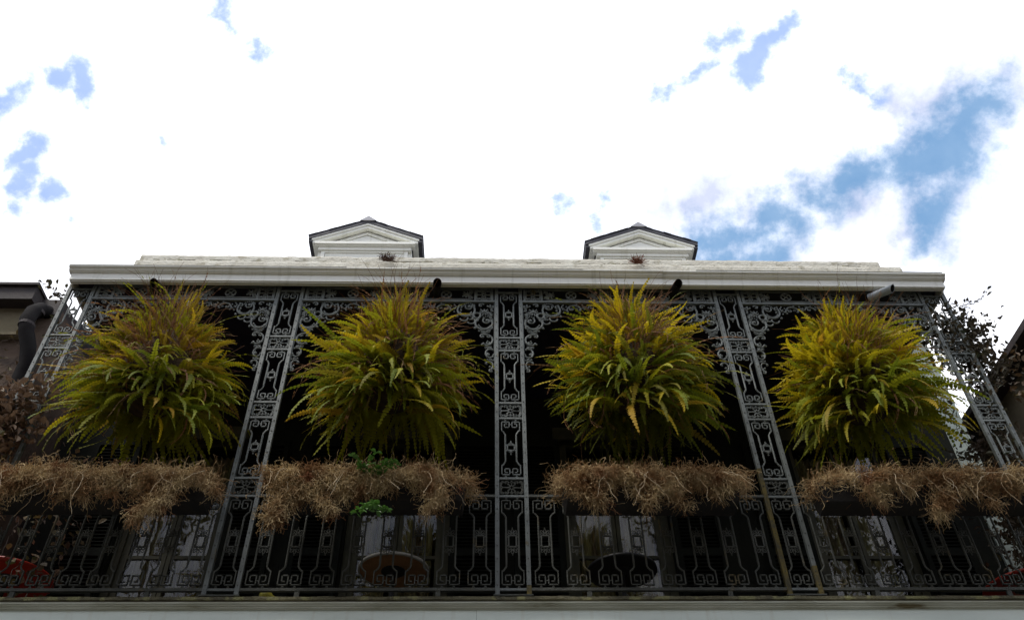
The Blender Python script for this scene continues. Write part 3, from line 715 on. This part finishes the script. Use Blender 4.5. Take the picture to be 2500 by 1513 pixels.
# ================================================================== FERNS
def frond(L, e0, droop, wid, n, rn, twist, dead=False):
    m = MB(); p = Vector((0, 0, 0)); st = L/n
    side_w = rn.uniform(-1.1, 1.1); ya = 0; P_ = []
    for i in range(n+1):
        t = i/n; e = rad(e0-droop*t**1.35); ya = side_w*t*t
        T = Vector((math.cos(e)*math.cos(ya), math.cos(e)*math.sin(ya), math.sin(e)))
        P_.append((p.copy(), T)); p = p+T*st
    m.tube([P_[i][0] for i in (0, n//4, n//2, 3*n//4, n)], .0028, 3, r1=.001)
    for i in range(1, n):
        p, T = P_[i]; t = i/n
        w_ = wid*min(1, .35+t*5)*(1-t)**.55*rn.uniform(.8, 1.1)
        if dead and rn.random() < .45: continue
        tw = rad(twist)*(.4+t)
        S_ = Vector((-T.y, T.x, 0)); S_ = S_.normalized() if S_.length > .05 else Vector((0, 1, 0))
        Nn = S_.cross(T)
        S2 = S_*math.cos(tw)+Nn*math.sin(tw); N2 = S2.cross(T)
        for s in (-1, 1):
            fold = rn.uniform(-.1, .35)
            tip = p+S2*s*w_*(1 if not dead else .7)+T*w_*.28+N2*w_*fold*(1 if not dead else 2.5)
            bs = st*.43
            m.add([p-T*bs, p+T*bs, p+S2*s*w_*.55+T*(bs+w_*.12)+N2*w_*fold*.4, tip, p+S2*s*w_*.5-T*bs*.9+N2*w_*fold*.4], [(0, 1, 2, 3, 4)] if s > 0 else [(4, 3, 2, 1, 0)])
    return m
rf = random.Random(5)
classes = [82, 68, 52, 36, 20, 4, -14, -34, -58]
FR = {}
for c in classes:
    FR[c] = []
    for v in range(6):
        L = rf.uniform(.34, .60) if c > 0 else rf.uniform(.42, .72)
        dr = {82: 45, 68: 55, 52: 62, 36: 62, 20: 58, 4: 55, -14: 50, -34: 38, -58: 22}[c]*rf.uniform(.6, 1.3)
        ma = frond_y if (c >= 36 or (c in (20, 4) and v < 5) or (c == -14 and v < 3)) else frond_g  # sunlit yellow for upper fronds, shaded green below: light put into the colour
        FR[c].append(frond(L, c+rf.uniform(-9, 9), dr*rf.uniform(.2, 1.15), rf.uniform(.040, .058), 17, rf, rf.uniform(-55, 55)).mesh('frond', ma))
    FR[(c, 'd')] = [frond(rf.uniform(.5, .85), c+rf.uniform(-7, 7), rf.uniform(40, 110), .022, 18, rf, rf.uniform(-60, 60), True).mesh('frond', frond_b) for v in range(2)]
chain_m = blk_m
HANG = [frond(rf.uniform(.55, .85), rf.uniform(-35, 5), rf.uniform(45, 75), rf.uniform(.042, .056), 20, rf, rf.uniform(-40, 40)).mesh('frond', frond_g if v % 3 else frond_y) for v in range(9)]
def fern(x, y, z, seed, lab, R=1.0, brown=.12, patch=None):
    r = random.Random(seed)
    t = thing('hanging_fern', lab, 'fern', (x, y, z), 'big ferns hanging in the gallery arches', rz=0)
    b = obj('basket', MB().lathe([(.05, -.20), (.13, -.17), (.18, -.08), (.20, .02), (.19, .03)], n=16), twig_m, t)
    obj('soil', MB().lathe([(.02, .02), (.17, .035), (.12, .08), (.02, .10)], n=14), soil_m, t)
    for q in range(3):
        a = rad(q*120+30)
        pts = [(math.cos(a)*.19, math.sin(a)*.19, .03), (math.cos(a)*.06, .05, .45), (0, .12, 8.70-z)]
        obj('chain', MB().tube(pts, .004, 4), chain_m, t)
    rest = MB(); rest2 = MB(); cnt = 0; tot = 900
    for k in range(tot):
        u = r.uniform(-.80, 1); e = math.degrees(math.asin(u))
        c = min(classes, key=lambda q: abs(q-e-r.uniform(-12, 12)))
        front = cnt < 300 and k < 2000
        az = r.uniform(0, 360)
        facing = -math.sin(rad(az))          # towards the street
        is_part = cnt < 230 and facing > -.25 and r.random() < .75
        dead = r.random() < brown or (patch and abs(((az-patch[0]+180) % 360)-180) < patch[1] and -20 < e < 60 and r.random() < .75)
        me = r.choice(FR[(c, 'd')] if dead else FR[c])
        s_ = R*r.uniform(.78, 1.06)*(1.0 if c > -20 else 1.02)
        if c > 60: s_ *= r.uniform(.8, 1.12)
        if c in (36, 52): s_ *= .84
        if c < -20 and r.random() < .35: continue
        wx = .7 if c > 40 else 1.0
        ra = rad(az+r.uniform(-50, 50)); ee = rad(max(-50, min(80, e+r.uniform(-30, 30)))); ro = r.uniform(.55, 1)
        loc = Vector((math.cos(ra)*math.cos(ee)**(1.7 if ee > 0 else .8)*.56*ro, math.sin(ra)*math.cos(ee)**(1.5 if ee > 0 else .8)*.38*ro, math.sin(ee)*(.80 if ee > 0 else .62)*ro))
        rot = Euler((r.uniform(-.3, .3), r.uniform(-.3, .3), rad(az)))
        if is_part:
            cnt += 1
            link('frond', me, t, loc, rot, (s_, s_*wx, s_))
        else:
            M_ = Matrix.LocRotScale(loc, rot, Vector((s_, s_, s_)))
            if dead and r.random() < .5: continue
            (rest2 if (me.materials[0] == frond_y) else rest).add([M_ @ v.co for v in me.vertices], [tuple(p.vertices) for p in me.polygons])
    for k in range(66):                      # long fringe hanging below, facing the street
        az = r.uniform(185, 355); ra = rad(az+r.uniform(-25, 25)); s_ = R*r.uniform(.75, 1.15)
        link('frond', r.choice(HANG), t, (math.cos(ra)*r.uniform(.15, .50), math.sin(ra)*r.uniform(.2, .36), r.uniform(-.62, -.05)), (r.uniform(-.25, .25), r.uniform(-.25, .25), rad(az)), (s_, s_, s_))
    # short crumpled inner leaves and dead stalks around the crown
    for k in range(260):
        az = r.uniform(0, 360); e = r.uniform(-60, 80); L = r.uniform(.12, .34)
        fm = frond(L, e, r.uniform(40, 160), .026, 10, r, r.uniform(-90, 90))
        M_ = Matrix.LocRotScale(Vector((math.cos(rad(az))*.50*math.cos(rad(e))**1.3, math.sin(rad(az))*.38*math.cos(rad(e)), (.72 if e > 0 else .5)*math.sin(rad(e)))), Euler((0, 0, rad(az))), None)
        rest.add([M_ @ Vector(v) for v in fm.v], fm.f)
    obj('back_fronds', rest, frond_g, t, kind='stuff')
    obj('golden_back_fronds', rest2, frond_y, t, kind='stuff')
    obj('root_mass', MB().lathe([(.05, -.45), (.22, -.38), (.34, -.14), (.36, .06), (.26, .30), (.10, .55)], n=14), moss_m, t, smooth=True)
    dm = MB()
    for k in range(420):
        az = r.uniform(200, 420) if k % 2 else r.uniform(0, 360); e = rad(r.uniform(-10, 80)); p = Vector((math.cos(rad(az))*.45*r.uniform(.5, 1), math.sin(rad(az))*.40, r.uniform(-.1, .6))); p.x *= 1-max(0, p.z)*.9; pts = [p]
        L = r.uniform(.15, .6)*R; v = Vector((math.cos(rad(az))*math.cos(e), math.sin(rad(az))*math.cos(e), math.sin(e)))
        for j in range(5):
            v = (v+Vector((r.uniform(-.25, .25), r.uniform(-.25, .25), r.uniform(-.32, .14)))).normalized(); p = p+v*L/5; pts.append(p)
        dm.tube(pts, .0026, 3, r1=.0012, caps=False)
    obj('dead_stalks', dm, frond_b, t, kind='stuff')
    return t
fern(-3.30, 6.80, 7.42, 11, 'leftmost hanging fern, yellow green with a dull brown heart, widest of the four', 1.0, .30, (270, 38))
fern(-.96, 6.80, 7.50, 12, 'second hanging fern, bright yellow on the left with a withered pale patch on its right', 1.0, .20, (318, 40))
fern(1.50, 6.80, 7.48, 13, 'third hanging fern, tall yellow crown with a curled rusty dead clump at its heart', 1.0, .24, (300, 30))
fern(3.79, 6.80, 7.38, 14, 'rightmost hanging fern, evenly golden green, nearest the dark vine', 1.0, .14)

# ================================================================== PLANTERS
ME_leaf = {}
def leafmesh(m, L=.06, w=.45, name='leaf'):
    mb = MB(); a = L*w/2
    mb.add([(0, 0, 0), (L*.3, a*.85, .1*L), (L*.65, a, .14*L), (L, 0, .02*L), (L*.65, -a, .14*L), (L*.3, -a*.85, .1*L), (L*.5, 0, 0)], [(0, 6, 2, 1), (6, 3, 2), (0, 5, 4, 6), (6, 4, 3)])
    return mb.mesh(name, m)
lf_green = leafmesh(leafg_m, .052, .5)
def planter(x0, x1, seed, lab, clumps, green=None):
    r = random.Random(seed); cx = (x0+x1)/2; hw = (x1-x0)/2
    t = thing('planter_box', lab, 'planter', (cx, 6.72, 5.86), 'planters of dried plants hung on the railing')
    obj('box', MB().add([(-hw, -.10, 0), (hw, -.10, 0), (hw, .14, 0), (-hw, .14, 0), (-hw-.03, -.14, .20), (hw+.03, -.14, .20), (hw+.03, .16, .20), (-hw-.03, .16, .20)], [(0, 3, 2, 1), (0, 1, 5, 4), (1, 2, 6, 5), (2, 3, 7, 6), (3, 0, 4, 7)]), box_m, t)
    obj('soil', MB().box(-hw, hw, -.12, .14, .14, .185), soil_m, t)
    for q in (-.6, 0, .6): obj('bracket', MB().box(-.012, .012, .145, .262, .262, .272).box(-.012, .012, .150, .160, 0, .262), blk_m, t, loc=(q*hw, 0, 0))
    m = MB(); hw2 = hw+.10
    def dens(x): return .5+1.1*mnoise.noise(Vector((x*2.1+seed*3.3, seed, 0)))
    def curl(p, v, L, k, jit, gz, rad_):
        pts = [p]
        for j in range(k):
            v = (v+Vector((r.uniform(-jit, jit), r.uniform(-jit, jit)*.8, r.uniform(-jit, jit)+gz))).normalized(); p = p+v*L/k; pts.append(p)
        m.tube(pts, rad_, 3, r1=rad_*.6, caps=False)
        return pts
    def shreds(pts, n_):
        for j in range(n_):
            q = pts[r.randrange(1, len(pts))]; a = Vector((r.uniform(-1, 1), r.uniform(-1, 1), r.uniform(-.7, 1))).normalized()*r.uniform(.010, .026); b = a.orthogonal().normalized()*r.uniform(.002, .006)
            m.add([q, q+a*.5+b, q+a, q+a*.5-b], [(0, 1, 2, 3)])
    for n in range(3500):                      # the matted top
        x = r.uniform(-hw2, hw2); d = dens(x); fall = 1-abs(x/hw2)**5
        y = r.uniform(-.24, .16)
        zt = .20+.10*max(0, d)*fall-max(0, -y-.10)*.9
        p = Vector((x, y, zt+r.uniform(-.07, .05)))
        v = Vector((r.uniform(-1, 1), r.uniform(-1, .4), r.uniform(-.4, 1))).normalized()
        big = r.random() < .30
        shreds(curl(p, v, r.uniform(.12, .30) if big else r.uniform(.05, .16), 9 if big else 5, .75, -.08, r.uniform(.0016, .0028)), 1 if big else 3)
    clumps = list(clumps)
    for q in range(13):
        w = r.uniform(.03, .10); clumps.append((r.uniform(-hw2, hw2)*.95, w, r.uniform(.08, .26)))
    for c, w, dp in clumps:                    # matted clumps that have slid over the front
        for n in range(int(620*w*dp/.05)):
            u = r.random()**1.3; x = c+r.gauss(0, w*.55*(1-.75*u))+.09*math.sin(u*5+c*9); y = -.20-r.random()*.10+.03*u
            p = Vector((x, y, .22-u*dp+mnoise.noise(Vector((x*9, u*4, seed)))*.06))
            v = Vector((r.uniform(-1, 1), r.uniform(-.7, .3), r.uniform(-1, .5))).normalized()
            shreds(curl(p, v, r.uniform(.06, .17), 5, .7, -.25, r.uniform(.0016, .0028)), 3)
    obj('dried_stems', m, dry_m, t, kind='stuff')
    random.seed(seed)
    for q in range(18):
        p = Vector((r.uniform(-hw, hw), -.22, .20)); v = Vector((r.uniform(-.8, .8), -.3, -.3)).normalized(); pts = [p]
        if r.random() < .6 and clumps:
            c = r.choice(clumps); p = Vector((c[0]+r.uniform(-1, 1)*c[1], -.30, .17)); pts = [p]
        L = r.uniform(.2, .42)
        for j in range(12):
            v = (v+Vector((r.uniform(-.45, .45), r.uniform(-.3, .3), r.uniform(-.5, .2)))).normalized(); p = p+v*L/12*1.2; pts.append(p)
        obj('stem', MB().tube(pts, .0024, 4, r1=.0014), drystem_m, t)
    return t
planter(-4.45, -2.45, 1, 'leftmost planter box of dried straw coloured stems with a tuft hanging at its right', [(-.62, .18, .42), (.62, .2, .50), (.25, .1, .25), (-.2, .12, .25)])
planter(-1.80, -.20, 2, 'planter box of dried stems with two sprigs of green leaves, below the second fern', [(-.68, .22, .5), (-.38, .15, .42), (.52, .13, .42), (0, .1, .2)])
planter(.72, 2.24, 3, 'planter box of dense reddish straw stems in front of the black table', [(-.5, .2, .34), (.0, .12, .34), (.2, .12, .32), (.55, .16, .2)])
planter(3.02, 4.95, 4, 'rightmost planter box of tangled straw stems under the golden fern', [(-.55, .1, .3), (.0, .16, .45), (.35, .08, .35), (.7, .1, .1)])
def sprig(x, y, z, seed, lab, n, spread, down):
    r = random.Random(seed)
    t = thing('leafy_sprig', lab, 'plant', (x, y, z), 'green sprigs in the second planter')
    for k in range(7):
        v = Vector((r.uniform(-1, 1), -.6, -.5 if down else .8)).normalized(); pts = [Vector((0, 0, 0))]
        for j in range(4): v = (v+Vector((r.uniform(-.3, .3), r.uniform(-.2, .2), r.uniform(-.3, .1)))).normalized(); pts.append(pts[-1]+v*spread/4)
        obj('stem', MB().tube(pts, .003, 4, r1=.0015), leafg_m, t)
        for j in range(n//7):
            q = pts[r.randrange(1, 5)]+Vector((r.uniform(-.01, .01),)*3); s_ = r.uniform(.7, 1.25)
            link('leaf', lf_green, t, q, (r.uniform(-.8, .8), r.uniform(-.3, .8), r.uniform(0, 6.3)), (s_, s_, s_))
sprig(-.99, 6.44, 5.98, 2, 'green leafy sprig standing on top of the second planter', 150, .24, False)
sprig(-.95, 6.40, 5.70, 3, 'green leafy sprig hanging below the edge of the second planter', 110, .20, True)
# weeds growing on the parapet
def tuft(x, z, m, lab, seed):
    r = random.Random(seed); mb = MB()
    for k in range(170):
        p = Vector((r.uniform(-.05, .05), 0, 0)); v = Vector((r.uniform(-1, 1), r.uniform(-1, 0), r.uniform(.0, 1))).normalized(); L = r.uniform(.05, .17); pts = [p]
        for j in range(4): v = (v+Vector((r.uniform(-.4, .4), r.uniform(-.3, .3), r.uniform(-.4, .3)))).normalized(); p = p+v*L/4; pts.append(p)
        mb.tube(pts, .003, 3, caps=False)
    o = obj('weed', mb, m, loc=(x, WY-.14, z), label=lab, category='weed', group='weeds rooted in the parapet')
tuft(-1.49, 11.46, weed_m, 'brown dry weed tuft on the white parapet below the left dormer', 1)
tuft(2.27, 11.46, rust_m, 'rust red weed tuft on the white parapet below the right dormer', 2)

# ================================================================== FURNITURE ON THE GALLERY
def table(x, y, r, top, rim, lab, col=blk_m):
    t = thing('round_table', lab, 'table', (x, y, ZF+.001), 'round tables on the gallery')
    obj('tabletop', MB().lathe([(r-.035, .735), (r-.02, .735), (r-.02, .752), (.02, .755)], n=48), top, t)
    obj('rim', MB().lathe([(r-.019, .730), (r-.006, .727), (r+.004, .738), (r, .758), (r-.02, .764), (r-.0195, .757)], n=48, caps=False), rim, t, smooth=True)
    obj('mounting_plate', MB().lathe([(.11, .722), (.12, .728), (.12, .7345)], n=24), blk_m, t)
    obj('column', MB().lathe([(.03, .02), (.022, .1), (.022, .70), (.04, .72)], n=14), col, t)
    obj('base', MB().lathe([(.20, 0), (.20, .012), (.05, .03), (.03, .05)], n=24), col, t)
table(-.887, 7.89, .345, tab_m, rim_m, 'round table with a pale rim and brown underside, behind the second planter')
table(1.35, 7.91, .345, blk_m, blk_m, 'round table black all over, behind the third planter')
table(-4.645, 8.04, .42, red_m, red_m, 'red round table at the left end of the gallery')
table(5.55, 8.25, .42, red_m, red_m, 'red round table at the right end of the gallery')
g = obj('gourd', MB().lathe([(.005, -.055), (.035, -.05), (.052, -.02), (.055, .01), (.045, .035), (.028, .055), (.02, .08), (.014, .10), (.004, .105)], n=16), yel_m, smooth=True, loc=(-1.868, 7.11, ZF+.075), label='small yellow gourd lying on the gallery edge right of the second post', category='gourd')
g.rotation_euler = (0, rad(102), 0)

# ================================================================== NEIGHBOURS
nb = thing('left_neighbour_house', 'brown stuccoed neighbour house with a dark eave, at the left edge', 'house', (-9, 8, 0))
def lp(name, mb, m, **k): return obj(name, mb, m, nb, loc=(9, -8, 0), **k)
lp('wall', MB().box(-16, -5.33, 8.0, 16, 0, 9.5), redwall_m)
lp('plaster_band', MB().box(-16, -5.60, 7.95, 7.998, 9.05, 9.5), tan_m)
lp('ledge', MB().box(-16, -5.62, 7.90, 7.998, 9.01, 9.048), tan_m)
lp('eave', MB().box(-16, -5.64, 7.78, 8.3, 9.502, 9.72).box(-16, -5.62, 7.74, 8.3, 9.72, 9.76), brown_m)
lp('eave_return', MB().extx([(7.95, 9.4), (7.95, 9.66), (9.0, 9.66), (9.0, 9.4)], -5.618, -5.34), brown_m)
lp('roof', MB().extx([(7.9, 9.761), (11.8, 11.6), (15.8, 9.761)], -16, -5.7), slate_m)
lp('roof_hatch', MB().box(-7.2, -6.32, 8.2, 9, 9.9, 10.16), brown_m)
gp = lp('gutter_pipe', MB().tube([(-5.50, 7.98, 9.46), (-5.52, 7.86, 9.40), (-5.53, 7.76, 9.25), (-5.52, 7.72, 9.08), (-5.47, 7.74, 8.90), (-5.40, 7.80, 8.72), (-5.36, 7.86, 8.5), (-5.35, 7.88, 7.6), (-5.35, 7.88, 4.0)], .088, 16), pipe_m, smooth=True)
for zz_ in (9.33, 9.0): obj('strap', MB().lathe([(.094, -.02), (.097, -.02), (.097, .02), (.094, .02)], n=16, caps=False), brown_m, gp, loc=((-5.525, 7.82, 9.30) if zz_ > 9.2 else (-5.50, 7.735, 9.0)))
rb = thing('right_neighbour_house', 'tan walled neighbour house with a deep dark eave, at the right edge', 'house', (11, 12, 0))
def rp(name, mb, m, **k): return obj(name, mb, m, rb, loc=(-11, -12, 0), **k)
rp('wall', MB().box(7.25, 15, 6.9, 22, 0, 9.34), tan_m)
rp('eave', MB().box(6.93, 7.6, 6.7, 22.2, 9.341, 9.40).box(6.90, 6.93, 6.7, 22.2, 9.32, 9.42), brown_m)
rp('roof', MB().exty([(6.91, 9.421), (15.3, 9.421), (11, 12.5)], 6.7, 22.2), slate_m)

# ================================================================== VINES
lr = [leafmesh(vine_r, L, w) for L, w in ((.085, .6), (.07, .7), (.095, .55))]
ld = [leafmesh(vine_d, L, w) for L, w in ((.07, .5), (.058, .6), (.08, .48))]
def vine(name, lab, origin, stems, leaves, nleaf, seed, per=9, spread=.05, tm=twig_m, grp=None):
    r = random.Random(seed); O = Vector(origin)
    t = thing(name, lab, 'vine', O)
    cnt = 0; rest = MB()
    for path in stems:
        pts = [Vector(p)-O for p in path]; fine = []
        for a, b in zip(pts, pts[1:]):
            for k in range(6): fine.append(a.lerp(b, k/6)+Vector((r.uniform(-1, 1), r.uniform(-1, 1), r.uniform(-1, 1)))*.018)
        fine.append(pts[-1])
        obj('stem', MB().tube(fine, .006, 4, r1=.002), tm, t)
        for p in fine:
            for k in range(per):
                if r.random() > nleaf: continue
                q = p+Vector((r.gauss(0, spread), r.gauss(0, spread), r.gauss(0, spread)))
                s_ = r.uniform(.7, 1.2)
                if cnt < 290:
                    link('leaf', r.choice(leaves), t, q, (r.uniform(-1, 1), r.uniform(-1.2, .8), r.uniform(0, 6.3)), (s_, s_, s_)); cnt += 1
                else:
                    me = r.choice(leaves); M_ = Matrix.LocRotScale(q, Euler((r.uniform(-1, 1), r.uniform(-1.2, .8), r.uniform(0, 6.3))), Vector((s_, s_, s_)))
                    rest.add([M_ @ v.co for v in me.vertices], [tuple(f.vertices) for f in me.polygons])
    if rest.v: obj('more_leaves', rest, leaves[0].materials[0], t, kind='stuff')
    return t
def wig(a, b, n, amp, r):
    a = Vector(a); b = Vector(b)
    return [a.lerp(b, i/n)+Vector((r.uniform(-1, 1), r.uniform(-.5, .5), r.uniform(-1, 1)))*amp*(0 if i == 0 else 1) for i in range(n+1)]
rv = random.Random(3)
# right: climbs the end post, spills over the sky side
st = [wig((5.30, 7.05, 5.3), (5.25, 7.05, 8.75), 14, .06, rv)]
for k in range(14):
    z = 7.75+k*.07
    st.append(wig((5.2, 7.08, z-.2), (5.5+rv.uniform(-.1, .28), 7.1, z+rv.uniform(-.1, .15)), 4, .04, rv))
for k in range(5): st.append(wig((5.15, 7.08, 8.0+k*.12), (4.95+rv.uniform(-.1, .1), 7.1, 8.0+k*.14), 3, .03, rv))
vine('climbing_vine', 'dark leaved vine spilling right from the top of the right end post against the sky', (5.25, 7.1, 5.2), st, ld, .66, 5, per=5, spread=.085)
st = [wig((5.42, 7.1, 8.80), (5.70, 7.1, 8.86), 2, .01, rv)+[Vector((5.84, 7.1, 8.95)), Vector((5.90, 7.1, 9.03)), Vector((5.93, 7.1, 9.09))]]
vine('vine_shoot', 'single leafy vine shoot reaching out to the right below the cornice end', (5.42, 7.1, 8.80), st, ld, .45, 8, per=1, spread=.018)
st = [wig((4.75, 7.3, 7.9), (5.1, 7.3, 7.35), 5, .09, rv), wig((4.85, 7.3, 7.75), (4.95, 7.3, 7.1), 5, .08, rv), wig((4.7, 7.3, 7.6), (5.15, 7.3, 7.6), 5, .08, rv), wig((5.0, 7.3, 7.55), (4.9, 7.3, 7.3), 3, .05, rv)]
vine('bare_vine', 'thin bare looping vine stems against the sky gap left of the right end post', (4.8, 7.3, 7.9), st, ld, .05, 9, per=2, spread=.03)
st = [wig((7.2, 7.9, 7.2+.2*k), (6.1+rv.uniform(0, .4), 7.9, 7.3+.22*k), 6, .09, rv) for k in range(8)]
vine('wall_vine', 'rust coloured vine on the tan wall at the right edge', (7.2, 7.9, 6), st, lr, .40, 10, per=4, spread=.09)
st = [wig((5.5, 7.9, 5.3), (5.25+.085*k, 7.9, 7.55+rv.uniform(-.25, .15)), 9, .09, rv) for k in range(9)]
vine('potted_shrub', 'dark leafy shrub behind the right end post', (5.6, 8.0, ZF), st, ld, .6, 12, per=8, spread=.10)['category'] = 'shrub'
# left
st = [wig((-4.75, 6.92, 5.2), (-4.62, 6.92, 7.2), 8, .07, rv)]
for k in range(9): st.append(wig((-4.75, 6.9, 6.2+k*.12), (-4.4+rv.uniform(-.35, .2), 6.88, 6.3+k*.125), 4, .05, rv))
for k in range(6): st.append(wig((-4.8, 6.95, 6.9+k*.07), (-5.15+rv.uniform(-.1, .1), 6.95, 6.9+k*.09), 3, .04, rv))
vine('climbing_vine', 'russet leaved vine wrapped round the left end post', (-4.75, 6.92, 5.16), st, lr, .62, 21, per=7, spread=.085)
st = [wig((-4.72, 7.05, 8.1), (-4.78, 7.05, 8.95), 5, .03, rv), wig((-4.78, 7.05, 8.75), (-5.1, 7.05, 9.03), 4, .02, rv)]
vine('vine_shoot', 'dark little vine shoot under the left end of the cornice', (-4.72, 7.05, 8.1), st, ld, .35, 22, per=2, spread=.03)
st = [wig((-6.8+.25*k, 7.85, 7.2), (-6.6+.3*k+rv.uniform(-.3, .3), 7.85, 8.9+rv.uniform(-.3, .25)), 8, .10, rv) for k in range(6)]+[wig((-6.6, 7.85, 8.2+.15*k), (-5.3, 7.85, 8.1+.25*k), 7, .08, rv) for k in range(5)]
vine('wall_vine', 'nearly bare dark creeper on the brown wall at the left edge', (-6.5, 7.85, 7.2), st, lr, .06, 23, per=3, spread=.06)
st = [wig((-4.55+.2*k, 7.6, 5.2), (-4.35+.14*k, 7.5, 6.9+rv.uniform(-.2, .1)), 7, .08, rv) for k in range(4)]
vine('potted_shrub', 'russet leafy shrub inside the gallery behind the left end post', (-4.2, 7.6, ZF), st, lr, .3, 24, per=5, spread=.08)['category'] = 'shrub'
